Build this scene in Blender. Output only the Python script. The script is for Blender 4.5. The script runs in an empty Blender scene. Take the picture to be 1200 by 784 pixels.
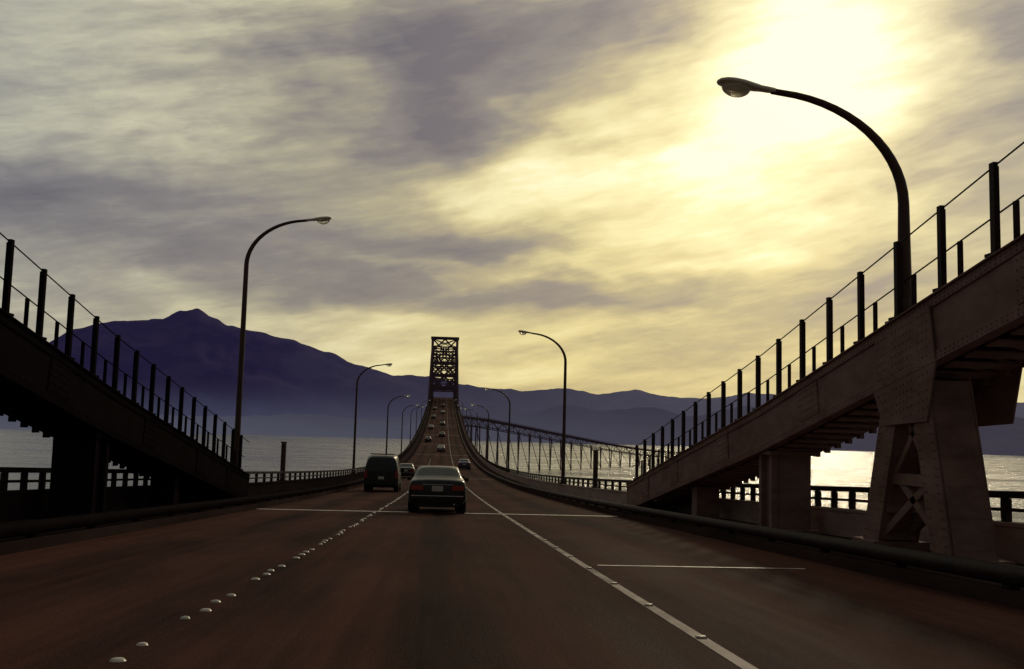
import bpy, bmesh, math, random
from mathutils import Vector, Matrix
random.seed(4)
sc=bpy.context.scene
sc.view_settings.view_transform='Standard'
sc.view_settings.look='None'
sc.view_settings.exposure=0
R=math.radians

# ------------------------------------------------------------ helpers
PP=[(-40,1.72),(-20,.86),(0,0),(20,-.86),(40,-1.68),(60,-2.4),(80,-3.0),(120,-3.75),(160,-3.85),(220,-2.9),(300,.3),
            (400,6.8),(480,13.2),(540,18.6),(580,21.3),(640,22.5),(700,21.5),(800,17),(900,13)]
def prof(y):
    if y<=PP[0][0]: return PP[0][1]+(y-PP[0][0])*-.043
    n=len(PP)
    for i in range(n-1):
        if y<=PP[i+1][0]:
            x0,z0=PP[i];x1,z1=PP[i+1]
            def m(k):
                if k==0: return (PP[1][1]-PP[0][1])/(PP[1][0]-PP[0][0])
                if k==n-1: return (PP[k][1]-PP[k-1][1])/(PP[k][0]-PP[k-1][0])
                return (PP[k+1][1]-PP[k-1][1])/(PP[k+1][0]-PP[k-1][0])
            h=x1-x0;t=(y-x0)/h
            return ((2*t**3-3*t**2+1)*z0+(t**3-2*t**2+t)*h*m(i)+(-2*t**3+3*t**2)*z1+(t**3-t**2)*h*m(i+1))
    return PP[-1][1]
def slope(y): return (prof(y+.5)-prof(y-.5))

class MB:
    def __init__(s): s.v=[];s.f=[];s.m=[]
    def add(s,vs,fs,mat=0):
        o=len(s.v); s.v+= [tuple(p) for p in vs]
        for f in fs: s.f.append(tuple(o+i for i in f)); s.m.append(mat)
    def box(s,c,d,mat=0):
        cx,cy,cz=c; a,b,e=d[0]/2,d[1]/2,d[2]/2
        vs=[(cx+i*a,cy+j*b,cz+k*e) for k in(-1,1) for j in(-1,1) for i in(-1,1)]
        s.add(vs,[(0,2,3,1),(4,5,7,6),(0,1,5,4),(2,6,7,3),(0,4,6,2),(1,3,7,5)],mat)
    def beam(s,p0,p1,w,h,mat=0,side=None):
        p0=Vector(p0);p1=Vector(p1);d=(p1-p0).normalized()
        if side is None:
            side=d.cross(Vector((0,0,1)))
            if side.length<.01: side=Vector((1,0,0))
        side=Vector(side); side=(side-d*side.dot(d)).normalized(); up=side.cross(d)
        vs=[]
        for p in(p0,p1):
            for i,j in((-1,-1),(1,-1),(1,1),(-1,1)):
                vs.append(p+side*(w/2*i)+up*(h/2*j))
        s.add(vs,[(0,1,2,3),(7,6,5,4),(0,4,5,1),(1,5,6,2),(2,6,7,3),(3,7,4,0)],mat)
    def tube(s,pts,rs,n=10,mat=0,cap=True):
        pts=[Vector(p) for p in pts]; vs=[];fs=[]
        ref=None
        for i,p in enumerate(pts):
            d=(pts[min(i+1,len(pts)-1)]-pts[max(i-1,0)]).normalized()
            if ref is None:
                ref=Vector((1,0,0)) if abs(d.x)<.8 else Vector((0,1,0))
            a=(ref-d*ref.dot(d)).normalized(); ref=a; b=d.cross(a)
            r=rs[i] if isinstance(rs,(list,tuple)) else rs
            for k in range(n):
                t=2*math.pi*k/n; vs.append(p+a*(math.cos(t)*r)+b*(math.sin(t)*r))
        for i in range(len(pts)-1):
            for k in range(n):
                k2=(k+1)%n; fs.append((i*n+k,i*n+k2,(i+1)*n+k2,(i+1)*n+k))
        if cap:
            fs.append(tuple(range(n-1,-1,-1))); fs.append(tuple((len(pts)-1)*n+k for k in range(n)))
        s.add(vs,fs,mat)
    def dome(s,c,nrm,r,h,n=6,mat=0):
        c=Vector(c);nrm=Vector(nrm).normalized()
        a=nrm.orthogonal().normalized();b=nrm.cross(a);vs=[]
        for rr,hh in((1,0),(.75,.7)):
            for k in range(n):
                t=2*math.pi*k/n; vs.append(c+a*(math.cos(t)*r*rr)+b*(math.sin(t)*r*rr)+nrm*(h*hh))
        vs.append(c+nrm*h); fs=[]
        for k in range(n):
            k2=(k+1)%n; fs.append((k,k2,n+k2,n+k)); fs.append((n+k,n+k2,2*n))
        s.add(vs,fs,mat)
    def strip(s,path,x0,x1,d0,d1,mat=0):
        vs=[];fs=[]
        for y,z in path: vs+=[(x0,y,z+d0),(x1,y,z+d0),(x1,y,z+d1),(x0,y,z+d1)]
        for i in range(len(path)-1):
            o=i*4
            for k in range(4):
                k2=(k+1)%4; fs.append((o+k,o+k2,o+4+k2,o+4+k))
        fs.append((3,2,1,0)); o=(len(path)-1)*4; fs.append((o,o+1,o+2,o+3))
        s.add(vs,fs,mat)
    def sheet(s,path,x0,x1,dz,mat=0):
        vs=[];fs=[]
        for y,z in path: vs+=[(x0,y,z+dz),(x1,y,z+dz)]
        for i in range(len(path)-1):
            o=i*2; fs.append((o,o+1,o+3,o+2))
        s.add(vs,fs,mat)
    def make(s,name,mats,smooth=False,bevel=0,parent=None,sub=0):
        me=bpy.data.meshes.new(name); me.from_pydata(s.v,[],s.f)
        for m in mats: me.materials.append(m)
        for p,i in zip(me.polygons,s.m): p.material_index=i; p.use_smooth=smooth
        bm=bmesh.new(); bm.from_mesh(me); bmesh.ops.recalc_face_normals(bm,faces=bm.faces); bm.to_mesh(me); bm.free()
        ob=bpy.data.objects.new(name,me); sc.collection.objects.link(ob)
        if bevel:
            b=ob.modifiers.new('b','BEVEL'); b.width=bevel; b.segments=2; b.limit_method='ANGLE'
        if parent: ob.parent=parent
        return ob

def ys_range(a,b):
    out=[];y=a
    while y<b-1e-6:
        out.append(y); y+= 1 if y<60 else (2 if y<200 else 4)
    out.append(b); return out
ST=[float(i) for i in range(-40,60)]+[60+2.0*i for i in range(70)]+[200+4.0*i for i in range(176)]
def rp(a,b):
    L=[a]+[y for y in ST if a+1e-3<y<b-1e-3]+[b]
    def zz(y):
        for i in range(len(ST)-1):
            if ST[i]<=y<=ST[i+1]:
                t=(y-ST[i])/(ST[i+1]-ST[i]); return prof(ST[i])*(1-t)+prof(ST[i+1])*t
        return prof(y)
    return [(y,zz(y)) for y in L]

def mat(name,col,rough=.6,metal=0,noise=None,bump=0,bscale=30,spec=.5,emit=None,estr=0,matte=0):
    m=bpy.data.materials.new(name); m.use_nodes=True; nt=m.node_tree; b=nt.nodes['Principled BSDF']
    b.inputs['Base Color'].default_value=(*col,1); b.inputs['Roughness'].default_value=rough
    b.inputs['Metallic'].default_value=metal; b.inputs['Specular IOR Level'].default_value=spec
    tc=nt.nodes.new('ShaderNodeTexCoord'); csock=None
    if noise:
        col2,scl,lo,hi=noise
        n=nt.nodes.new('ShaderNodeTexNoise'); n.inputs['Scale'].default_value=1; n.inputs['Detail'].default_value=5; n.inputs['Roughness'].default_value=.65
        mp=nt.nodes.new('ShaderNodeMapping'); mp.inputs['Scale'].default_value=scl
        nt.links.new(tc.outputs['Object'],mp.inputs[0]); nt.links.new(mp.outputs[0],n.inputs['Vector'])
        r=nt.nodes.new('ShaderNodeValToRGB'); r.color_ramp.elements[0].position=lo; r.color_ramp.elements[1].position=hi
        r.color_ramp.elements[0].color=(*col,1); r.color_ramp.elements[1].color=(*col2,1)
        nt.links.new(n.outputs['Fac'],r.inputs[0]); nt.links.new(r.outputs[0],b.inputs['Base Color']); csock=r.outputs[0]
        rr=nt.nodes.new('ShaderNodeMapRange'); rr.inputs['To Min'].default_value=max(.05,rough-.12); rr.inputs['To Max'].default_value=min(1,rough+.15)
        nt.links.new(n.outputs['Fac'],rr.inputs[0]); nt.links.new(rr.outputs[0],b.inputs['Roughness'])
    if bump:
        n2=nt.nodes.new('ShaderNodeTexNoise'); n2.inputs['Scale'].default_value=bscale; n2.inputs['Detail'].default_value=3
        nt.links.new(tc.outputs['Object'],n2.inputs['Vector'])
        bp=nt.nodes.new('ShaderNodeBump'); bp.inputs['Strength'].default_value=bump; bp.inputs['Distance'].default_value=.02
        nt.links.new(n2.outputs['Fac'],bp.inputs['Height']); nt.links.new(bp.outputs[0],b.inputs['Normal'])
    if emit:
        b.inputs['Emission Color'].default_value=(*emit,1); b.inputs['Emission Strength'].default_value=estr
    if matte: mattify(m,matte,csock,col)
    return m
def mattify(m,f,csock,col):
    # weathered matte surface: mostly plain diffuse, only a fraction of the glossy coat
    nt=m.node_tree; b=nt.nodes['Principled BSDF']; out=nt.nodes['Material Output']
    d=nt.nodes.new('ShaderNodeBsdfDiffuse'); d.inputs['Roughness'].default_value=.8; d.inputs['Color'].default_value=(*col,1)
    if csock: nt.links.new(csock,d.inputs['Color'])
    if b.inputs['Normal'].links: nt.links.new(b.inputs['Normal'].links[0].from_socket,d.inputs['Normal'])
    mx=nt.nodes.new('ShaderNodeMixShader'); mx.inputs[0].default_value=f
    nt.links.new(b.outputs[0],mx.inputs[1]); nt.links.new(d.outputs[0],mx.inputs[2]); nt.links.new(mx.outputs[0],out.inputs[0])

steelR=mat('steel_paint_lit',(.20,.112,.090),.6,0,((.36,.225,.19),(1.2,1.2,2.5),.35,.7),.25,25,spec=.3,matte=.7)  # right-hand steel: light on that side put into a paler colour
steelL=mat('steel_paint_shaded',(.013,.008,.009),.75,0,((.024,.015,.016),(1.2,1.2,2.5),.35,.7),.25,25,spec=.2,matte=.95)  # same steel for the left side, its shade painted in as darker colour
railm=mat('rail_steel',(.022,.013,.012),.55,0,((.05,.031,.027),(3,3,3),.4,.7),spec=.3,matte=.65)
conc=mat('parapet_concrete_lit',(.32,.21,.18),.85,0,((.55,.40,.35),(.8,.8,3),.3,.72),.4,20,spec=.2,matte=.8)  # right parapet: brightness of the lit wall put into the base colour
concL=mat('parapet_concrete_shaded',(.02,.012,.012),.85,0,((.045,.03,.028),(.8,.8,3),.3,.72),.4,20,spec=.1,matte=.93)  # left parapet: darker copy of the concrete, shade painted into the colour
paint=mat('road_paint',(.20,.14,.12),.6,0,((.60,.48,.42),(3,.9,3),.34,.56),spec=.3,matte=.5)
paint2=mat('joint_steel',(.6,.5,.44),.45,0,((.16,.12,.11),(2.5,4,3),.42,.68))
botts=mat('road_marker_ceramic',(.6,.54,.46),.35,0,((.25,.21,.18),(6,6,6),.4,.7))
polem=mat('pole_steel',(.045,.024,.020),.45,.1,((.10,.055,.042),(2,2,.6),.35,.7),spec=.4,matte=.3)
alum=mat('cast_aluminium',(.62,.54,.42),.35,.15)
farst=mat('far_steel',(.035,.02,.020),.8,spec=.1,emit=(.022,.013,.018),estr=.6,matte=.6)  # faint glow painted into the distant steel, which is no light source

# asphalt
m=bpy.data.materials.new('asphalt'); m.use_nodes=True; nt=m.node_tree; b=nt.nodes['Principled BSDF']
tc=nt.nodes.new('ShaderNodeTexCoord')
def N(t,**k):
    n=nt.nodes.new(t)
    for a,v in k.items(): n.inputs[a].default_value=v
    return n
def noise_on(scale,detail=6,rough=.6,s=1):
    mp=N('ShaderNodeMapping'); mp.inputs['Scale'].default_value=scale
    nt.links.new(tc.outputs['Object'],mp.inputs[0]); n=N('ShaderNodeTexNoise',Scale=s,Detail=detail,Roughness=rough)
    nt.links.new(mp.outputs[0],n.inputs['Vector']); return n
nA=noise_on((1.6,.05,1),4); nB=noise_on((.45,.16,1),5); nC=noise_on((60,60,60),2); nD=noise_on((7,.25,1),3)
sep=N('ShaderNodeSeparateXYZ'); nt.links.new(tc.outputs['Object'],sep.inputs[0])
def mth(op,a,b_=None,c=None,clamp=False):
    n=nt.nodes.new('ShaderNodeMath'); n.operation=op; n.use_clamp=clamp
    for i,x in enumerate((a,b_,c)):
        if x is None: continue
        if isinstance(x,(int,float)): n.inputs[i].default_value=x
        else: nt.links.new(x,n.inputs[i])
    return n.outputs[0]
tr=mth('COSINE',mth('MULTIPLY',sep.outputs['X'],2*math.pi/1.9))
v=mth('ADD',mth('MULTIPLY',nA.outputs['Fac'],.8),mth('MULTIPLY',nB.outputs['Fac'],.75))
v=mth('ADD',v,mth('MULTIPLY',tr,-.06)); v=mth('ADD',v,mth('MULTIPLY',nC.outputs['Fac'],.60)); v=mth('ADD',v,mth('MULTIPLY',nD.outputs['Fac'],.3))
oil=mth('ABSOLUTE',mth('SUBTRACT',mth('FRACT',mth('ADD',mth('DIVIDE',sep.outputs['X'],3.8),.5)),.5))
v=mth('SUBTRACT',v,mth('MULTIPLY',mth('SUBTRACT',.12,oil,clamp=True),1.0))
rmp=N('ShaderNodeValToRGB'); e=rmp.color_ramp.elements
e[0].color=(.016,.0055,.0042,1); e[1].color=(.135,.055,.039,1)
v2=mth('MULTIPLY',v,.66); e[0].position=.60; e[1].position=.93
nt.links.new(v2,rmp.inputs[0]); nt.links.new(rmp.outputs[0],b.inputs['Base Color'])
nt.links.new(mth('MULTIPLY_ADD',nA.outputs['Fac'],.5,.40),b.inputs['Roughness'])
bp=N('ShaderNodeBump',Strength=.6,Distance=.01); nt.links.new(nC.outputs['Fac'],bp.inputs['Height']); nt.links.new(bp.outputs[0],b.inputs['Normal'])
b.inputs['Specular IOR Level'].default_value=.2
mattify(m,.82,rmp.outputs[0],(.05,.03,.03))
asphalt=m

# ------------------------------------------------------------ road & deck
mb=MB(); mb.sheet(rp(-40,900),-5.5,5.5,0); mb.make('bridge_road',[asphalt],smooth=True)
mb=MB()
P=rp(-40,900)
mb.strip(P,-8.0,8.0,-.62,-.03)
for s in(-1,1):
    a,b_=sorted((s*5.505,s*8.0)); mb.strip(P,a,b_,-.028,.15)
    a,b_=sorted((s*7.4,s*7.9)); mb.strip(P,a,b_,-2.6,-.62)
deckm=mat('deck_concrete',(.04,.022,.019),.85,0,((.085,.054,.046),(.6,.3,1),.35,.7),.3,15,spec=.12,matte=.85)
mb.make('bridge_deck',[deckm])
mb=MB()
for y in range(20,900,60):
    z=prof(y)
    for s in(-1,1): mb.beam((s*6,y,-42),(s*5,y,z-2.7),2.2,2.6)
    mb.beam((-6,y,z-4),(6,y,z-4),2,2.4); mb.beam((-6,y,-20),(6,y,-20),1.2,1.5)
mb.make('bridge_piers',[deckm])

# markings
mb=MB()
mb.sheet(rp(-10,890),1.865,1.965,.004)
mb.make('lane_line',[paint])
mb=MB()
def joint(y,x0,x1,w): mb.sheet(rp(y,y+w),x0,x1,.006)
joint(30.4,-5.45,5.45,.42); joint(13.2,2.1,4.9,.1); joint(100,-5.4,5.4,.3)
for y in range(150,700,50): joint(float(y),-5.4,5.4,.35)
mb.make('expansion_joint',[paint2])
mb=MB()
y=5.2;k=0
while y<180:
    q=random.uniform(.036,.05)
    mb.dome((-1.88+random.uniform(-.035,.035),y,prof(y)),(0,0,1),q,.02,10)
    k+=1
    y+= (.5+random.uniform(-.09,.09)) if k%4 else 1.3+random.uniform(-.2,.2)
y=3.6
while y<120:
    mb.box((1.915,y,prof(y)+.012),(.07,.07,.014)); y+=1.83
mb.make('road_marker_dots',[botts],smooth=True)

for s in(-1,1):
    mb=MB()
    mb.tube([(s*5.60,y,prof(y)+.29) for y in ys_range(-30,640)],.10,12)
    y=-28.8
    while y<200:
        mb.box((s*5.62,y,prof(y)+.17),(.1,.16,.06)); y+=2.4
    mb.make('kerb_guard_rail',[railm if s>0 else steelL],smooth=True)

def parapet(s,x,a,b_,step,pend):
    mb=MB(); x0,x1=sorted((s*x,s*(x+.24)))
    P=rp(a,b_)
    mb.strip(P,x0,x1,.152,.62)
    c=s*(x+.12)
    mb.strip(P,c-.15,c+.15,.622,.68)
    mb.strip(P,c-.055,c+.055,1.0,1.1,1)
    mb.strip(P,c-.03,c+.03,.82,.87,1)
    y=a+.3
    while y<min(b_,pend):
        mb.box((c,y,prof(y)+.84),(.1,.13,.318),1); y+=step
    return mb
for s in(-1,1):
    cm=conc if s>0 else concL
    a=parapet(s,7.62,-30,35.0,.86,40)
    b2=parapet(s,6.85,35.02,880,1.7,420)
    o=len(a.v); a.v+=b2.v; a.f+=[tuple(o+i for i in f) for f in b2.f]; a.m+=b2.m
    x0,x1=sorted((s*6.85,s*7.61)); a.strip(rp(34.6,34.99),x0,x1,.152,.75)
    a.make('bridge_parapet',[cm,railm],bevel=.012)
for s,x in((-1,6.97),(1,6.97)):
    mb=MB(); y=45.; z=prof(y)
    mb.beam((s*x,y,z+.68),(s*x,y,z+2.35),.2,.2,side=(1,0,0)); mb.box((s*x,y,z+2.38),(.26,.26,.05)); mb.box((s*x,y,z+.71),(.34,.34,.04))
    mb.make('marker_post',[polem],bevel=.01)

# ------------------------------------------------------------ sloping truss chords
TP=[(-3,5.85),(11.1,3.36),(20,1.74),(33.4,-.36),(34.4,-.5)]
def top(y):
    for i in range(len(TP)-1):
        if y<=TP[i+1][0]:
            (a,za),(b_,zb)=TP[i],TP[i+1]; return za+(zb-za)*(y-a)/(b_-a)
    return TP[-1][1]
D=.86
for s in(-1,1):
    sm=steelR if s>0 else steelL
    mb=MB()
    def S(x0,x1,d0,d1,path=TP):
        a,b_=sorted((s*x0,s*x1)); mb.strip(path,a,b_,d0,d1)
    S(6.44,6.47,-D,0); S(7.50,7.53,-D,0)
    S(6.38,7.59,.003,.028)
    S(6.415,6.437,-.13,-.004); S(6.415,6.437,-D,-D+.13)
    S(6.38,6.56,-D-.024,-D-.003); S(7.41,7.59,-D-.024,-D-.003)
    S(7.533,7.555,-D,-D+.13)
    y=-2.5
    while y<34:
        z=top(y); sl=(top(y+.1)-top(y-.1))/.2
        mb.beam((s*6.58,y,z-D-.05),(s*7.5,y,z-D-.05),.26,.03,side=(0,1,sl))
        mb.box((s*7.5,y+.25,z-D-.10),(.08,.16,.15))
        mb.beam((s*6.56,y,z-D-.012),(s*7.42,y+.45,z-D-.03+sl*.45),.07,.02)
        y+=.52
    for y0 in (7.6,10.3,17.2,22.6,27.4,31.2):
        z=top(y0); sl=(top(y0+.1)-top(y0-.1))/.2
        mb.beam((s*6.428,y0-.45,z-.43-.45*sl),(s*6.428,y0+.45,z-.43+.45*sl),.02,.56,side=(1,0,0))
    nrm=(-s,0,0)
    y=2.
    while y<34:
        for dz in(-.035,-.095,-D+.035,-D+.095):
            mb.dome((s*6.415,y,top(y)+dz),nrm,.019,.014,6)
        y+=.11
    for y0 in (7.6,10.3,17.2,22.6,27.4,31.2):
        for i in range(9):
            for j in range(5):
                y=y0-.4+i*.1; mb.dome((s*6.418,y,top(y)-.2-j*.115),nrm,.019,.014,6)
    zt=top(13.4); zr=prof(13.2)+.152
    def plate(pts,x0,x1):
        n=len(pts); vs=[(s*x0,p[0],p[1]) for p in pts]+[(s*x1,p[0],p[1]) for p in pts]
        fs=[tuple(range(n)),tuple(range(2*n-1,n-1,-1))]+[(i,(i+1)%n,n+(i+1)%n,n+i) for i in range(n)]
        mb.add(vs,fs)
    for xa,xb in((6.385,6.413),(7.556,7.58)):
        plate([(14.35,top(14.35)-.10),(12.7,top(12.7)-.10),(12.55,top(12.55)-D-.05),(12.8,zt-D-.65),(14.1,zt-D-.7),(14.45,top(14.45)-D)],xa,xb)
    for i in range(14):
        for j in range(14):
            y=12.78+i*.113; z=top(y)-.17-j*.115
            if z<zt-D-.6: continue
            if i%7==3 : continue
            mb.dome((s*6.385,y,z),nrm,.019,.014,6)
    for (ya,yb) in((13.85,14.7),(13.1,12.5)):
        za=zt-D-.1
        for x in(6.43,7.02):
            mb.beam((s*x,ya,za),(s*x,yb,zr),.03,.50,side=(1,0,0))
            xi=s*(x+(.06 if x<7 else -.06))
            mb.beam((xi,ya-.23,za),(xi,yb-.23,zr),.1,.03,side=(1,0,0))
            mb.beam((xi,ya+.23,za),(xi,yb+.23,zr),.1,.03,side=(1,0,0))
        mb.beam((s*6.725,ya-.25,za),(s*6.725,yb-.25,zr+.12),.54,.012,side=(1,0,0))
        for k in range(6):
            t=(k+.5)/6.; y=ya+(yb-ya)*t; z=za+(zr-za)*t
            mb.box((s*6.725,y-.27,z),(.5,.02,.1))
        for k in range(22):
            t=(k+.5)/22.; y=ya+(yb-ya)*t; z=za+(zr-za)*t
            for o in(-.21,-.15,.15,.21): mb.dome((s*6.415,y+o,z),nrm,.016,.013,6)
        mb.box((s*6.74,yb,zr+.06),(.85,.75,.12))
    zm=(zt-D-.2+zr)/2
    for xx in(6.56,6.93):
        mb.beam((s*xx,14.1,zm-.1),(s*xx,12.85,zm-.1),.12,.16)
        mb.beam((s*xx,12.85,zm),(s*xx,14.5,zr+.2),.08,.12); mb.beam((s*xx,14.1,zm),(s*xx,12.6,zr+.2),.08,.12)
        mb.beam((s*xx,13.0,zm),(s*xx,13.9,zm+1.0),.08,.1); mb.beam((s*xx,14.0,zm),(s*xx,13.05,zm+1.0),.08,.1)
    y=19.75; z0=prof(y)+.152; z1=top(y)-D-.08
    for yy in(y-.32,y+.32): mb.beam((s*6.55,yy,z0),(s*6.55,yy,z1),.12,.16,side=(1,0,0))
    mb.beam((s*6.95,y,z0),(s*6.95,y,z1),.7,.7,side=(1,0,0))
    mb.box((s*6.95,y,z0+.05),(1.0,1.0,.1)); mb.box((s*6.95,y,z1+.04),(1.0,.95,.08))
    y=26.0; z0=prof(y)+.152; z1=top(y)-D-.05
    mb.beam((s*6.95,y,z0),(s*6.95,y,z1),.6,.5,side=(1,0,0))
    y=33.6; mb.box((s*6.98,y,prof(y)+.30),(1.0,1.5,.28))
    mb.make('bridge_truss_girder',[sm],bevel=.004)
    mb=MB(); y=33.0
    while y>1:
        z=top(y)+.03
        mb.beam((s*6.48,y,z-.2),(s*6.48,y,z+1.14),.06,.10,side=(1,0,0))
        mb.beam((s*6.52,y,z+.0),(s*6.52,y,z+1.1),.05,.02,side=(1,0,0))
        ys=y-.22
        mb.beam((s*6.62,ys,top(ys)),(s*6.62,ys,top(ys)+.62),.045,.07,side=(1,0,0))
        mb.box((s*6.48,y,z+.02),(.16,.2,.04))
        y-=1.28
    for dz,xx in((1.12,6.48),(.62,6.62),(.60,7.4)):
        for k in range(len(TP)-1):
            (a,za),(b_,zb)=TP[k],TP[k+1]
            mb.tube([(s*xx,a,za+dz),(s*xx,b_,zb+dz)],.011,6)
    y=32.
    while y>1:
        mb.beam((s*7.4,y,top(y)),(s*7.4,y,top(y)+.6),.045,.07,side=(1,0,0)); y-=2.56
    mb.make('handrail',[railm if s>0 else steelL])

# ------------------------------------------------------------ street lamps
glass=bpy.data.materials.new('lamp_glass'); glass.use_nodes=True; g=glass.node_tree.nodes['Principled BSDF']
g.inputs['Base Color'].default_value=(.8,.76,.62,1); g.inputs['Roughness'].default_value=.12; g.inputs['Transmission Weight'].default_value=.75; g.inputs['IOR'].default_value=1.45
def lamp(s,x,y,zb,ztop):
    root=bpy.data.objects.new('street_lamp',None); sc.collection.objects.link(root); root.location=(s*x,y,0)
    mb=MB(); a,b_=2.05,1.6; zs=ztop-.16-b_
    pts=[(0,0,zb)];rs=[.11]
    for k in range(1,7):
        t=k/6; pts.append((0,0,zb+(zs-zb)*t)); rs.append(.11-.03*t)
    for k in range(1,15):
        t=R(84)*k/14; pts.append((-s*a*(1-math.cos(t)),0,zs+b_*math.sin(t))); rs.append(.08-.033*k/14)
    e=Vector(pts[-1]); d=Vector((-s*1.,0,.13)).normalized()
    pts.append(e+d*.15); rs.append(.046)
    mb.tube(pts,rs,14); mb.box((0,0,zb+.02),(.42,.42,.04)); mb.tube([(0,0,zb+.03),(0,0,zb+.35)],[.16,.135],12)
    for i in(-1,1):
        for j in(-1,1): mb.tube([(i*.16,j*.16,zb),(i*.16,j*.16,zb+.09)],.02,6)
    mb.make('pole',[polem],smooth=True,parent=root)
    mb=MB(); o=e+d*.1; side=Vector((0,1,0)); up=side.cross(d)
    if up.z<0: up=-up
    secs=[(0,.055,.055,0),(.12,.062,.06,0),(.2,.07,.06,.0),(.34,.11,.075,.0),(.48,.155,.085,.0),(.62,.175,.085,0),(.74,.16,.075,0),(.83,.11,.05,0),(.87,.04,.02,0)]
    vs=[];fs=[];n=16
    for L,w,h,zo in secs:
        for k in range(n):
            t=2*math.pi*k/n; hh=h if math.sin(t)>0 else h*.55
            vs.append(o+d*L+side*(w*math.cos(t))+up*(hh*math.sin(t)+zo))
    for i in range(len(secs)-1):
        for k in range(n):
            k2=(k+1)%n; fs.append((i*n+k,i*n+k2,(i+1)*n+k2,(i+1)*n+k))
    fs.append(tuple(range(n))); fs.append(tuple((len(secs)-1)*n+k for k in range(n)))
    mb.add(vs,fs); mb.make('lamp_housing',[alum],smooth=True,parent=root)
    mb=MB(); vs=[];fs=[];c=o+d*.58-up*.035;K=6
    for i in range(K+1):
        ph=math.pi/2*i/K
        for k in range(n):
            t=2*math.pi*k/n; r=math.cos(ph)
            vs.append(c+d*(.22*r*math.cos(t))+side*(.145*r*math.sin(t))-up*(.15*math.sin(ph)))
    for i in range(K):
        for k in range(n):
            k2=(k+1)%n; fs.append((i*n+k,i*n+k2,(i+1)*n+k2,(i+1)*n+k))
    mb.add(vs,fs); mb.make('lamp_bowl',[glass],smooth=True,parent=root)
lamp(1,6.66,13.95,top(13.95)+.03,6.4)
for y in(57,104,151,198,245,292,350): lamp(1,6.97,y,prof(y)+.68,prof(y)+9.4)
lamp(-1,6.8,33.9,prof(33.9)+.3,prof(33.9)+9.8)
for y in(81,128,175,222,269,330): lamp(-1,6.97,y,prof(y)+.68,prof(y)+9.6)

# ------------------------------------------------------------ cantilever tower
mb=MB(); W=6.7; YT=545
def hh(y):
    t=min(1,abs(y-YT)/105.); return 33*(1-t)**1.25+7.0*t
def ztp(y): return prof(YT)+hh(y)+(prof(y)-prof(YT))*(0 if abs(y-YT)<1 else .6)
Ys=[YT-105+15*i for i in range(15)]
for s in(-1,1):
    for i,y in enumerate(Ys):
        zb=prof(y); zt=ztp(y)
        if abs(y-YT)<50 or y>YT: mb.beam((s*W,y,zb-3),(s*W,y,zt),.6 if y!=YT else 1.4,.6 if y!=YT else 1.4,side=(1,0,0))
        if i<len(Ys)-1 and (abs(y-YT)<50 or y>YT):
            y2=Ys[i+1]; zb2=prof(y2); zt2=ztp(y2)
            mb.beam((s*W,y,zt),(s*W,y2,zt2),.8,.9)
            if i%2: mb.beam((s*W,y,zb),(s*W,y2,zt2),.45,.45)
            else: mb.beam((s*W,y,zt),(s*W,y2,zb2),.45,.45)
    mb.beam((s*W,YT-105,prof(YT-105)-1),(s*W,YT-45,ztp(YT-45)),.7,.8)
for i,y in enumerate(Ys[1:-1]):
    if y<YT-50: continue
    mb.beam((-W,y,ztp(y)),(W,y,ztp(y)),.6,.7)
    y2=Ys[i+2]
    mb.beam((-W,y,ztp(y)),(W,y2,ztp(y2)),.35,.35); mb.beam((W,y,ztp(y)),(-W,y2,ztp(y2)),.35,.35)
for y in (YT,YT-15,YT-30,YT+15):
    z0=prof(y)+5.8; z1=ztp(y)
    n=max(1,int(round((z1-z0)/6.5)))
    for k in range(n):
        a=z0+(z1-z0)*k/n; b_=z0+(z1-z0)*(k+1)/n
        w=.75 if y==YT else .45
        mb.beam((-W,y,a),(W,y,a),w*1.3,w*1.3)
        mb.beam((-W,y,a),(0,y,b_),w,w); mb.beam((0,y,b_),(W,y,a),w,w)
        mb.beam((-W,y,b_),(0,y,a),w,w); mb.beam((0,y,a),(W,y,b_),w,w)
mb.box((0,YT,ztp(YT)+.5),(2*W+2,2.2,1.5))
for y in(YT-6,YT+6):
    for s in(-1,1): mb.beam((s*9,y,-42),(s*W,y,prof(y)-3),3,3)
mb.make('bridge_truss_tower',[farst])

# distant curving span
mb=MB()
path=[(0,860,15.5),(14,940,16.5),(40,1020,15.5),(78,1100,11),(122,1180,5),(170,1260,-1.5),(222,1350,-8.5),(280,1440,-15),(340,1530,-20),(400,1620,-23),(470,1720,-25),(560,1850,-26),(680,2000,-26)]
fine=[]
for i in range(len(path)-1):
    a=Vector(path[i]);b_=Vector(path[i+1]);n=6
    for k in range(n): fine.append(a.lerp(b_,k/n))
fine.append(Vector(path[-1]))
for i in range(len(fine)-1):
    a=fine[i];b_=fine[i+1]; dd=(b_-a).normalized(); sd=dd.cross(Vector((0,0,1))).normalized()
    mb.beam(a,b_,13,1.4)
    dep=8.0
    for s in(-6,6):
        p=a+sd*s;q=b_+sd*s;dn=Vector((0,0,-dep))
        mb.beam(p+dn,q+dn,.8,.9); mb.beam(p,p+dn,.5,.5)
        mb.beam(p if i%2 else p+dn,(q+dn) if i%2 else q,.5,.5)
        mb.beam(p+Vector((0,0,1.6)),q+Vector((0,0,1.6)),.25,.3)
    if i%2==0:
        for s in(-6,6): mb.beam(a+sd*s+Vector((0,0,-dep)),Vector((a.x,a.y,-42))+sd*s*1.2,1.0,1.0)
        mb.beam(a+sd*-6+Vector((0,0,-dep)),Vector((a.x,a.y,-40))+sd*7,.5,.5)
mb.make('distant_bridge_span',[farst])

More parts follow.
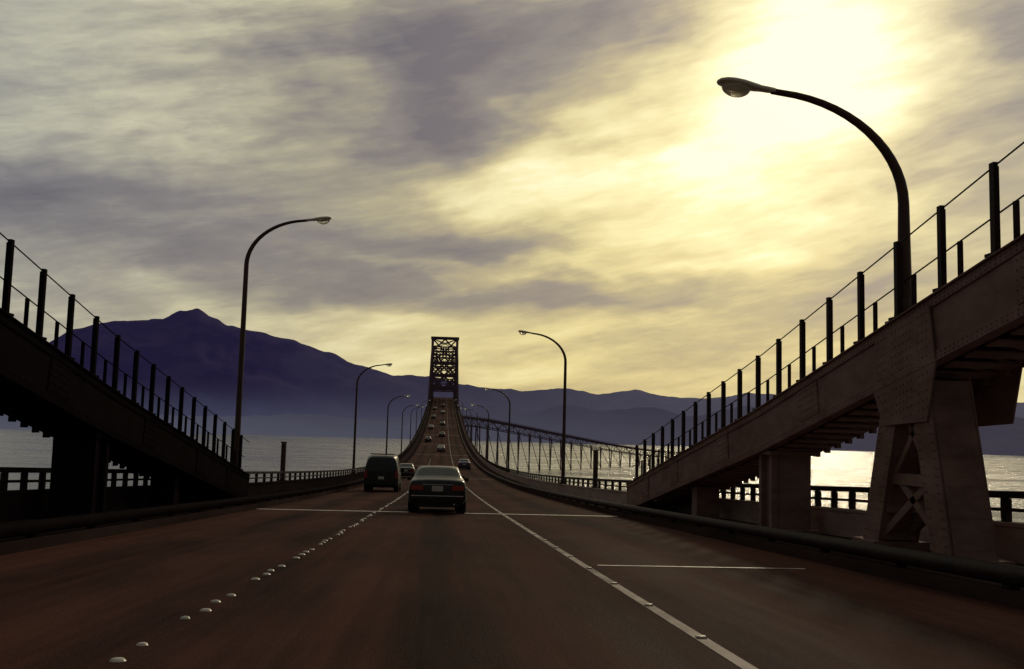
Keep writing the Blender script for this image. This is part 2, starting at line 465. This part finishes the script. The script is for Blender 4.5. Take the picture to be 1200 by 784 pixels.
# ------------------------------------------------------------ vehicles
tire=mat('tire_rubber',(.012,.012,.012),.8,spec=.2); hub=mat('wheel_hub',(.2,.2,.2),.4,.6)
cglass=mat('car_glass',(.015,.016,.016),.12,0,spec=.35); redl=mat('tail_light',(.28,.02,.014),.2)
plate_m=mat('licence_plate',(.5,.46,.40),.5); blackp=mat('black_trim',(.012,.012,.012),.5,spec=.3); chrome=mat('chrome_trim',(.5,.5,.5),.25,.9)
def paintm(c):
    m=mat('car_paint',c,.36,.0,(tuple(min(1,x*1.25) for x in c),(2,2,2),.4,.7),spec=.35); b=m.node_tree.nodes['Principled BSDF']; b.inputs['Coat Weight'].default_value=.2; b.inputs['Coat Roughness'].default_value=.12; return m
SED=[(0,.70,.78,.80,.78,.84,.70,.88),(.05,.76,.85,.85,.83,.93,.74,.99),(.40,.78,.86,.865,.83,.96,.73,1.03),(.78,.80,.865,.87,.83,.97,.70,1.045),
 (1.28,.80,.87,.875,.81,.965,.61,1.36),(1.75,.80,.87,.875,.81,.96,.61,1.40),(2.3,.80,.87,.875,.81,.95,.61,1.40),(2.65,.80,.87,.875,.81,.945,.60,1.37),
 (3.35,.79,.865,.87,.81,.93,.69,.985),(3.9,.78,.86,.86,.79,.88,.68,.93),(4.4,.76,.83,.83,.76,.80,.66,.85),(4.6,.68,.76,.76,.7,.68,.6,.72)]
VAN=[(0,.80,.92,.95,.93,1.10,.80,1.12+.0),(.04,.86,.96,.975,.955,1.15,.84,1.60),(.16,.9,.97,.98,.96,1.18,.82,1.98),(.5,.9,.975,.985,.965,1.18,.82,2.03),(1.5,.9,.975,.985,.965,1.18,.82,2.06),
 (2.4,.9,.975,.985,.965,1.17,.82,2.05),(3.3,.9,.975,.985,.96,1.15,.80,1.98),(4.1,.89,.97,.97,.93,1.08,.80,1.16),(4.6,.86,.94,.94,.90,.98,.78,1.04),(4.9,.76,.84,.84,.8,.8,.7,.84)]
cache={}
def vehicle(name,kind,x,y,col):
    root=bpy.data.objects.new(name,None); sc.collection.objects.link(root)
    root.location=(x,y,prof(y+1.5)- slope(y+1.5)*1.5); root.rotation_euler=(math.atan(slope(y+1.5)),0,0)
    key=(kind,col)
    if key not in cache:
        st=SED if kind=='s' else VAN; zb=.24 if kind=='s' else .32
        bm=bmesh.new(); rings=[]
        for (yy,wb,w1,w2,wl,zl,wr,zr) in st:
            zm1=zb+.16; zm2=(zb+zl)/2+.08
            half=[(wb,zb),(w1,zm1),(w2,zm2),(wl,zl),(wr,zr),(wr*.55,zr+.025)]
            ring=half+[(0,zr+.03)]+[(-a,b_) for a,b_ in reversed(half)]+[(0,zb)]
            rings.append([bm.verts.new((a,yy,b_)) for a,b_ in ring])
        n=len(rings[0]); F={}
        for i in range(len(rings)-1):
            for k in range(n):
                k2=(k+1)%n; F[(i,k)]=bm.faces.new((rings[i][k],rings[i][k2],rings[i+1][k2],rings[i+1][k]))
        bm.faces.new(rings[0]); bm.faces.new(list(reversed(rings[-1])))
        bmesh.ops.recalc_face_normals(bm,faces=bm.faces)
        if kind=='s':
            groups=[[F[(3,k)] for k in(4,5,6,7)],[F[(7,k)] for k in(4,5,6,7)]]
            groups+= [[F[(3,k)],F[(4,k)]] for k in(3,8)]+[[F[(5,k)],F[(6,k)]] for k in(3,8)]
        else:
            groups=[[F[(0,k)] for k in (4,5,6,7)],[F[(6,k)] for k in(4,5,6,7)]]
            groups+= [[F[(i,k)]] for k in(3,8) for i in (3,4,5)]
        for g_ in groups:
            bmesh.ops.inset_region(bm,faces=g_,thickness=.045,depth=-.004)
            for f in g_: f.material_index=1
        for f in bm.faces: f.smooth=True
        me=bpy.data.meshes.new('vehicle_body'); bm.to_mesh(me); bm.free(); me.materials.append(paintm(col)); me.materials.append(cglass)
        p=MB(); w=.72 if kind=='s' else .83; r=.31 if kind=='s' else .36
        Lw=(.85,3.65) if kind=='s' else (.9,4.0)
        for s in(-1,1):
            for yy in Lw:
                c0=s*(w-.02); c1=s*(w+.15)
                p.tube([(c0-s*.12,yy,r),(c0-s*.11,yy,r),(c1-s*.03,yy,r),(c1,yy,r)],[r*.9,r,r,r*.9],20,0)
                p.tube([(c1,yy,r),(c1+s*.008,yy,r)],[r*.6,r*.55],16,1)
        if kind=='s':
            p.box((0,-.03,.50),(1.66,.14,.17),2); p.box((0,-.105,.52),(1.55,.015,.03),6)
            for s in(-1,1):
                p.box((s*.60,.0,.755),(.36,.06,.15),3); p.box((s*.42,.005,.755),(.02,.07,.16),2)
                p.box((s*.91,2.85,1.0),(.16,.1,.11),2); p.box((s*.70,-.1,.52),(.1,.02,.05),3)
            p.box((0,-.01,.73),(.33,.03,.16),4); p.box((0,.02,.85),(.9,.03,.02),6)
            p.tube([(.5,-.06,.28),(.5,.2,.28)],.03,8,6); p.box((0,.12,.24),(1.3,.2,.1),2)
        else:
            p.box((0,-.05,.50),(1.82,.16,.2),2)
            for s in(-1,1):
                p.box((s*.86,-.0,.98),(.14,.08,.42),3); p.box((s*1.06,3.6,1.25),(.2,.12,.24),2)
                p.beam((s*.66,.5,2.12),(s*.66,3.0,2.12),.04,.04,2)
            for yy in(.6,1.7,2.8): p.beam((-.68,yy,2.13),(.68,yy,2.13),.05,.04,2)
            p.box((0,-.01,.78),(.33,.03,.16),4); p.box((0,-.0,.95),(.03,.04,.5),2)
            p.box((.0,.3,.3),(1.5,.3,.12),2)
        o=p.make('fittings',[tire,hub,blackp,redl,plate_m,cglass,chrome]); cache[key]=(me,o.data); bpy.data.objects.remove(o)
    me,pm=cache[key]
    b_=bpy.data.objects.new('body',me); sc.collection.objects.link(b_); b_.parent=root
    ss=b_.modifiers.new('s','SUBSURF'); ss.levels=2; ss.render_levels=2
    q=bpy.data.objects.new('wheels_lights_and_trim',pm); sc.collection.objects.link(q); q.parent=root
    bv=q.modifiers.new('b','BEVEL'); bv.width=.012; bv.segments=2; bv.limit_method='ANGLE'
dk=(.012,.014,.014); gr=(.03,.03,.034); bl=(.02,.03,.09); wh=(.30,.29,.27)
vehicle('car','s',-.08,29.8,dk)
vehicle('car','s',.12,44,gr)
vehicle('van','v',-3.35,57,(.010,.008,.010))
vehicle('car','s',-3.4,98,dk)
vehicle('car','s',3.2,138,bl)
for x,y,c in((-.1,215,wh),(-3.6,262,dk),(0,290,gr),(-3.7,330,wh),(.1,352,dk),(-3.6,395,gr),(0,430,wh),(-3.7,455,dk),(0,480,gr)):
    vehicle('car','s',x,y,c)

# ------------------------------------------------------------ hills
RID=[(-60,.03),(-40,.035),(-28,.03),(-24.5,.035),(-22,.062),(-20,.088),(-18.4,.097),(-17.1,.100),(-15.6,.1035),(-14.7,.1126),(-13.8,.1144),(-12.9,.1064),(-12.1,.0997),(-10.4,.0948),(-8.5,.088),(-6.7,.0785),(-4.8,.0655),(-2.8,.056),(-.9,.0575),(1.1,.050),(3,.0466),(5,.045),(6.9,.0485),(8.9,.0432),(10.9,.0482),(12.8,.0422),(15.2,.0412),(17.5,.047),(19.3,.0457),(22.9,.040),(29.2,.0359),(31.2,.042),(36,.03),(50,.035),(70,.03)]
from mathutils import noise as mn
def interp(T,a):
    for i in range(len(T)-1):
        if a<=T[i+1][0]:
            t=(a-T[i][0])/(T[i+1][0]-T[i][0]); t=t*t*(3-2*t)*.5+t*.5
            return T[i][1]*(1-t)+T[i+1][1]*t
    return T[-1][1]
def hills(name,T,r0,r1,r2,rough,mt,a0=-60,a1=70,da=.15):
    vs=[];fs=[];rows=26;n=int((a1-a0)/da)+1
    for i in range(n):
        a=a0+i*da; zr=interp(T,a)*r1
        for j in range(rows):
            t=j/(rows-1)
            if t<.7:
                u=t/.7; r=r0+(r1-r0)*u; f=u**.85
            else:
                u=(t-.7)/.3; r=r1+(r2-r1)*u; f=1-u*.8
            x=r*math.sin(R(a)); y=r*math.cos(R(a))
            nz=mn.fractal(Vector((x/900,y/900,1.7)),1,2,6)
            sp=mn.fractal(Vector((a*1.2,0,5.)),1.0,2,6)
            z=-44+(zr+44)*f+ nz*rough*(math.sin(math.pi*min(1,f)))*2.6 + sp*rough*.26*f
            if j==0: z=-46
            vs.append((x,y,z))
    for i in range(n-1):
        for j in range(rows-1):
            o=i*rows+j; fs.append((o,o+rows,o+rows+1,o+1))
    mb=MB(); mb.add(vs,fs); return mb.make(name,[mt],smooth=True)
def hillmat(name,base,top_e,low_e,zlo,zhi,right_e):
    m=bpy.data.materials.new(name); m.use_nodes=True; nt=m.node_tree; b=nt.nodes['Principled BSDF']
    tc=nt.nodes.new('ShaderNodeTexCoord'); sp=nt.nodes.new('ShaderNodeSeparateXYZ'); nt.links.new(tc.outputs['Object'],sp.inputs[0])
    n=nt.nodes.new('ShaderNodeTexNoise'); n.inputs['Scale'].default_value=.003; n.inputs['Detail'].default_value=6; n.inputs['Roughness'].default_value=.65
    nt.links.new(tc.outputs['Object'],n.inputs['Vector'])
    cr=nt.nodes.new('ShaderNodeValToRGB'); cr.color_ramp.elements[0].position=.42; cr.color_ramp.elements[1].position=.60
    cr.color_ramp.elements[0].color=(base[0]*.3,base[1]*.3,base[2]*.4,1); cr.color_ramp.elements[1].color=(*base,1)
    nt.links.new(n.outputs['Fac'],cr.inputs[0]); nt.links.new(cr.outputs[0],b.inputs['Base Color'])
    b.inputs['Roughness'].default_value=1; b.inputs['Specular IOR Level'].default_value=0
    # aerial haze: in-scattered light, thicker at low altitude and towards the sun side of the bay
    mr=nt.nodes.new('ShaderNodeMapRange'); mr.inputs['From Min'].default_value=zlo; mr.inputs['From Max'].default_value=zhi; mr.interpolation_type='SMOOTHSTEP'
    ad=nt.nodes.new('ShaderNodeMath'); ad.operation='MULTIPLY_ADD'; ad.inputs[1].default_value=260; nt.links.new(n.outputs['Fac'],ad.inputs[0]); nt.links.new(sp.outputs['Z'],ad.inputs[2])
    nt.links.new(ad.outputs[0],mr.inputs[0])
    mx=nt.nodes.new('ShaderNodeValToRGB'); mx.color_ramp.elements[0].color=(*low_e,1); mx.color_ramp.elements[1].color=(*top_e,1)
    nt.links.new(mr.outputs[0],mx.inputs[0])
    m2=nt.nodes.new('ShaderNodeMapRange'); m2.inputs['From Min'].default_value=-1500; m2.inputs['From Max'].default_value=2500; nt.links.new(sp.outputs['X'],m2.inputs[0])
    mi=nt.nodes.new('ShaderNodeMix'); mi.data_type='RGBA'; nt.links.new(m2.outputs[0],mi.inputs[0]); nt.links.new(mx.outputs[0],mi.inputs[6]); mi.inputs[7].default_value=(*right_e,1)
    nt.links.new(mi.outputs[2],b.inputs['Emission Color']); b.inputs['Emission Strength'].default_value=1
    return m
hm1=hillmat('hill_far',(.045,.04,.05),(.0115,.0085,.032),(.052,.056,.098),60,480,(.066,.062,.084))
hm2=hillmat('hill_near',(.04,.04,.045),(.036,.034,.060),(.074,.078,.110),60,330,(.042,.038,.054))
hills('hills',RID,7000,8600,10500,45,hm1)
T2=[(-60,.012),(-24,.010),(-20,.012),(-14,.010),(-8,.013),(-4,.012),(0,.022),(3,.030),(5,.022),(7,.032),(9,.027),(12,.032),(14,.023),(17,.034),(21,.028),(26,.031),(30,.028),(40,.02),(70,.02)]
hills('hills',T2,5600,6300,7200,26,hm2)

# ------------------------------------------------------------ water
m=bpy.data.materials.new('bay_water'); m.use_nodes=True; nt=m.node_tree; b=nt.nodes['Principled BSDF']
b.inputs['Base Color'].default_value=(.13,.14,.18,1); b.inputs['IOR'].default_value=1.8
tc=nt.nodes.new('ShaderNodeTexCoord')
def wn_(scale,detail,rough=.7):
    mp=nt.nodes.new('ShaderNodeMapping'); mp.inputs['Scale'].default_value=scale; nt.links.new(tc.outputs['Object'],mp.inputs[0])
    n=nt.nodes.new('ShaderNodeTexNoise'); n.inputs['Scale'].default_value=1; n.inputs['Detail'].default_value=detail; n.inputs['Roughness'].default_value=rough; nt.links.new(mp.outputs[0],n.inputs['Vector']); return n.outputs['Fac']
w1=wn_((.05,.12,.1),6); w2=wn_((.006,.016,.01),6,.75)
w3=nt.nodes.new('ShaderNodeMapRange'); w3.inputs['From Min'].default_value=.38; w3.inputs['From Max'].default_value=.62; nt.links.new(w2,w3.inputs[0])
bp=nt.nodes.new('ShaderNodeBump'); bp.inputs['Strength'].default_value=1; nt.links.new(mth('MULTIPLY_ADD',w3.outputs[0],2.6,.8),bp.inputs['Distance'])
nt.links.new(w1,bp.inputs['Height']); nt.links.new(bp.outputs[0],b.inputs['Normal'])
nt.links.new(mth('MULTIPLY_ADD',w3.outputs[0],.26,.06),b.inputs['Roughness'])
mb=MB(); mb.add([(-30000,-8000,-40),(30000,-8000,-40),(30000,30000,-40),(-30000,30000,-40)],[(0,1,2,3)]); mb.make('bay_water',[m])

# ------------------------------------------------------------ sky
SUN_AZ,SUN_EL=R(20.7),R(23.5)
w=bpy.data.worlds.new('World'); sc.world=w; w.use_nodes=True; nt=w.node_tree
bg=nt.nodes['Background']; bg.inputs['Strength'].default_value=.08
sky=nt.nodes.new('ShaderNodeTexSky'); sky.sky_type='NISHITA'; sky.sun_disc=False; sky.sun_elevation=SUN_EL; sky.sun_rotation=SUN_AZ; sky.dust_density=3
tc=nt.nodes.new('ShaderNodeTexCoord'); sp=nt.nodes.new('ShaderNodeSeparateXYZ'); nt.links.new(tc.outputs['Generated'],sp.inputs[0])
X,Y,Z=sp.outputs
Mt=mth
az=Mt('ARCTAN2',X,Y); el=Mt('ARCSINE',Z)
def comb(a,b_,c=0.):
    n=nt.nodes.new('ShaderNodeCombineXYZ')
    for i,x in enumerate((a,b_,c)):
        if isinstance(x,(int,float)): n.inputs[i].default_value=x
        else: nt.links.new(x,n.inputs[i])
    return n.outputs[0]
def nzn(vec,scale,detail=5,rough=.6,dist=0.):
    n=nt.nodes.new('ShaderNodeTexNoise'); n.inputs['Scale'].default_value=scale; n.inputs['Detail'].default_value=detail; n.inputs['Roughness'].default_value=rough; n.inputs['Distortion'].default_value=dist
    nt.links.new(vec,n.inputs['Vector']); return n
def nz(*a,**k): return nzn(*a,**k).outputs['Fac']
zz=Mt('ADD',Mt('MAXIMUM',Z,0.0),.14)
px=Mt('DIVIDE',X,zz); py=Mt('DIVIDE',Y,zz)
plane=comb(px,py,3.1)
big=nz(plane,1.3,6,.62,0)
u=Mt('ADD',Mt('MULTIPLY',az,.97),Mt('MULTIPLY',el,.26)); v_=Mt('SUBTRACT',Mt('MULTIPLY',el,.97),Mt('MULTIPLY',az,.20))
wn=nzn(comb(Mt('MULTIPLY',az,4),Mt('MULTIPLY',el,8),9.),1.,4,.6)
wc=nt.nodes.new('ShaderNodeSeparateXYZ'); nt.links.new(wn.outputs['Color'],wc.inputs[0])
wa=Mt('SUBTRACT',wc.outputs[0],.5); we=Mt('SUBTRACT',wc.outputs[1],.5)
st1=nz(comb(Mt('MULTIPLY_ADD',u,3.4,Mt('MULTIPLY',wa,.5)),Mt('MULTIPLY_ADD',v_,14,Mt('MULTIPLY',we,.6)),.7),1.,6,.6)
st2=nz(comb(Mt('MULTIPLY_ADD',u,10,wa),Mt('MULTIPLY_ADD',v_,60,Mt('MULTIPLY',we,1.5)),2.7),1.,5,.62)
azw=Mt('MULTIPLY_ADD',wa,.36,az); elw=Mt('MULTIPLY_ADD',we,.15,el)
TL=.13
V=comb(azw,elw,Mt('MULTIPLY_ADD',azw,-TL,elw))
def blob(a,e_,sa,se,amp,tilt=0):
    n=nt.nodes.new('ShaderNodeVectorMath'); n.operation='MULTIPLY_ADD'; nt.links.new(V,n.inputs[0])
    if tilt: n.inputs[1].default_value=(1/sa,0,1/se); n.inputs[2].default_value=(-a/sa,0,-(e_-TL*a)/se)
    else: n.inputs[1].default_value=(1/sa,1/se,0); n.inputs[2].default_value=(-a/sa,-e_/se,0)
    d=nt.nodes.new('ShaderNodeVectorMath'); d.operation='DOT_PRODUCT'; nt.links.new(n.outputs[0],d.inputs[0]); nt.links.new(n.outputs[0],d.inputs[1])
    return Mt('POWER',.3679,d.outputs['Value']),amp
L=.575
L=Mt('MULTIPLY_ADD',Mt('SUBTRACT',big,.5),.50,L)
L=Mt('MULTIPLY_ADD',Mt('SUBTRACT',st1,.5),.95,L)
L=Mt('MULTIPLY_ADD',Mt('SUBTRACT',st2,.5),.38,L)
for bb in [ (.06,.385,.20,.065,-.54,1),(-.03,.32,.09,.06,-.32,0),(.21,.43,.09,.04,-.32,1),
            (-.36,.21,.26,.032,-.34,1),(-.22,.155,.24,.040,-.34,0),(.0,.200,.14,.018,-.32,0),
            (.13,.145,.22,.022,-.38,0),(-.05,.12,.15,.02,-.18,0),(.60,.36,.12,.13,-.40,0),(.36,.17,.13,.014,-.20,0),(.45,.13,.12,.02,-.18,1),
            (-.40,.44,.25,.018,-.14,0),
            (-.30,.33,.24,.07,.15,1),(.10,.27,.22,.038,.22,1),(.31,.25,.12,.10,.17,0),(.12,.175,.3,.012,.12,0)]:
    g_,amp=blob(*bb); L=Mt('MULTIPLY_ADD',g_,amp,L)
sd=Vector((math.sin(SUN_AZ)*math.cos(SUN_EL),math.cos(SUN_AZ)*math.cos(SUN_EL),math.sin(SUN_EL)))
dn=nt.nodes.new('ShaderNodeVectorMath'); dn.operation='DOT_PRODUCT'; nt.links.new(tc.outputs['Generated'],dn.inputs[0]); dn.inputs[1].default_value=sd
dt=dn.outputs['Value']
a2=Mt('MULTIPLY',Mt('SUBTRACT',1.,dt),2.)
g1=Mt('POWER',.3679,Mt('DIVIDE',a2,.0095)); g2=Mt('POWER',.3679,Mt('DIVIDE',a2,.130))
L=Mt('MULTIPLY_ADD',g1,.44,L); L=Mt('MULTIPLY_ADD',g2,.10,L)
def ramp(cols):
    r=nt.nodes.new('ShaderNodeValToRGB'); el_=r.color_ramp.elements
    el_[0].position=cols[0][0]; el_[0].color=(*cols[0][1],1); el_[1].position=cols[-1][0]; el_[1].color=(*cols[-1][1],1)
    for p,c in cols[1:-1]:
        q=el_.new(p); q.color=(*c,1)
    nt.links.new(L,r.inputs[0]); return r.outputs[0]
cool=ramp([(.05,(.115,.107,.135)),(.3,(.19,.183,.20)),(.5,(.30,.30,.285)),(.68,(.49,.49,.40)),(.85,(.72,.72,.54)),(1.,(1.,.98,.78))])
warm=ramp([(.05,(.14,.125,.14)),(.3,(.26,.225,.18)),(.5,(.48,.40,.20)),(.68,(.76,.64,.28)),(.85,(.97,.86,.43)),(1.,(1.1,1.02,.70))])
wf=Mt('POWER',.3679,Mt('POWER',Mt('DIVIDE',Mt('SUBTRACT',az,.25),.46),2.))
wf=Mt('MULTIPLY',wf,Mt('SUBTRACT',1.2,Mt('MULTIPLY',el,1.0)),clamp=True)
def mix(f,a,b_,bt='MIX'):
    n=nt.nodes.new('ShaderNodeMix'); n.data_type='RGBA'; n.blend_type=bt
    if isinstance(f,(int,float)): n.inputs[0].default_value=f
    else: nt.links.new(f,n.inputs[0])
    for k,x in((6,a),(7,b_)):
        if isinstance(x,tuple): n.inputs[k].default_value=(*x,1)
        else: nt.links.new(x,n.inputs[k])
    return n.outputs[2]
cl=mix(wf,cool,warm)
hz=Mt('POWER',.3679,Mt('MULTIPLY',Mt('MAXIMUM',el,0.),16.))
cl=mix(Mt('MULTIPLY',hz,.5),cl,(.52,.41,.22))
# unseen sky overhead and behind, dimmed on purpose to darken road and steel
mr=nt.nodes.new('ShaderNodeMapRange'); mr.interpolation_type='SMOOTHSTEP'
mr.inputs['From Min'].default_value=.25; mr.inputs['From Max'].default_value=.74; mr.inputs['To Min'].default_value=3.0; mr.inputs['To Max'].default_value=1/.08
nt.links.new(dt,mr.inputs[0])
vs_=nt.nodes.new('ShaderNodeVectorMath'); vs_.operation='SCALE'; nt.links.new(mr.outputs[0],vs_.inputs['Scale']); nt.links.new(cl,vs_.inputs[0])
fin=mix(.95,sky.outputs[0],vs_.outputs[0])
nt.links.new(fin,bg.inputs['Color'])
w.cycles.sampling_method='MANUAL'; w.cycles.sample_map_resolution=512

sl=bpy.data.lights.new('sun','SUN'); sl.energy=.7; sl.angle=R(3); sl.color=(1,.82,.58)
so=bpy.data.objects.new('sun',sl); sc.collection.objects.link(so); so.rotation_euler=(-sd).to_track_quat('-Z','Y').to_euler()

# ------------------------------------------------------------ camera
cd=bpy.data.cameras.new('camera'); cd.lens=35; cd.sensor_width=36; cd.clip_start=.05; cd.clip_end=60000
co=bpy.data.objects.new('camera',cd); sc.collection.objects.link(co); sc.camera=co
Mx=Matrix.Rotation(R(-3.85),4,'Z')@Matrix.Rotation(R(95.72),4,'X')@Matrix.Rotation(R(1.5),4,'Z')
co.matrix_world=Matrix.Translation((0,0,1.12))@Mx
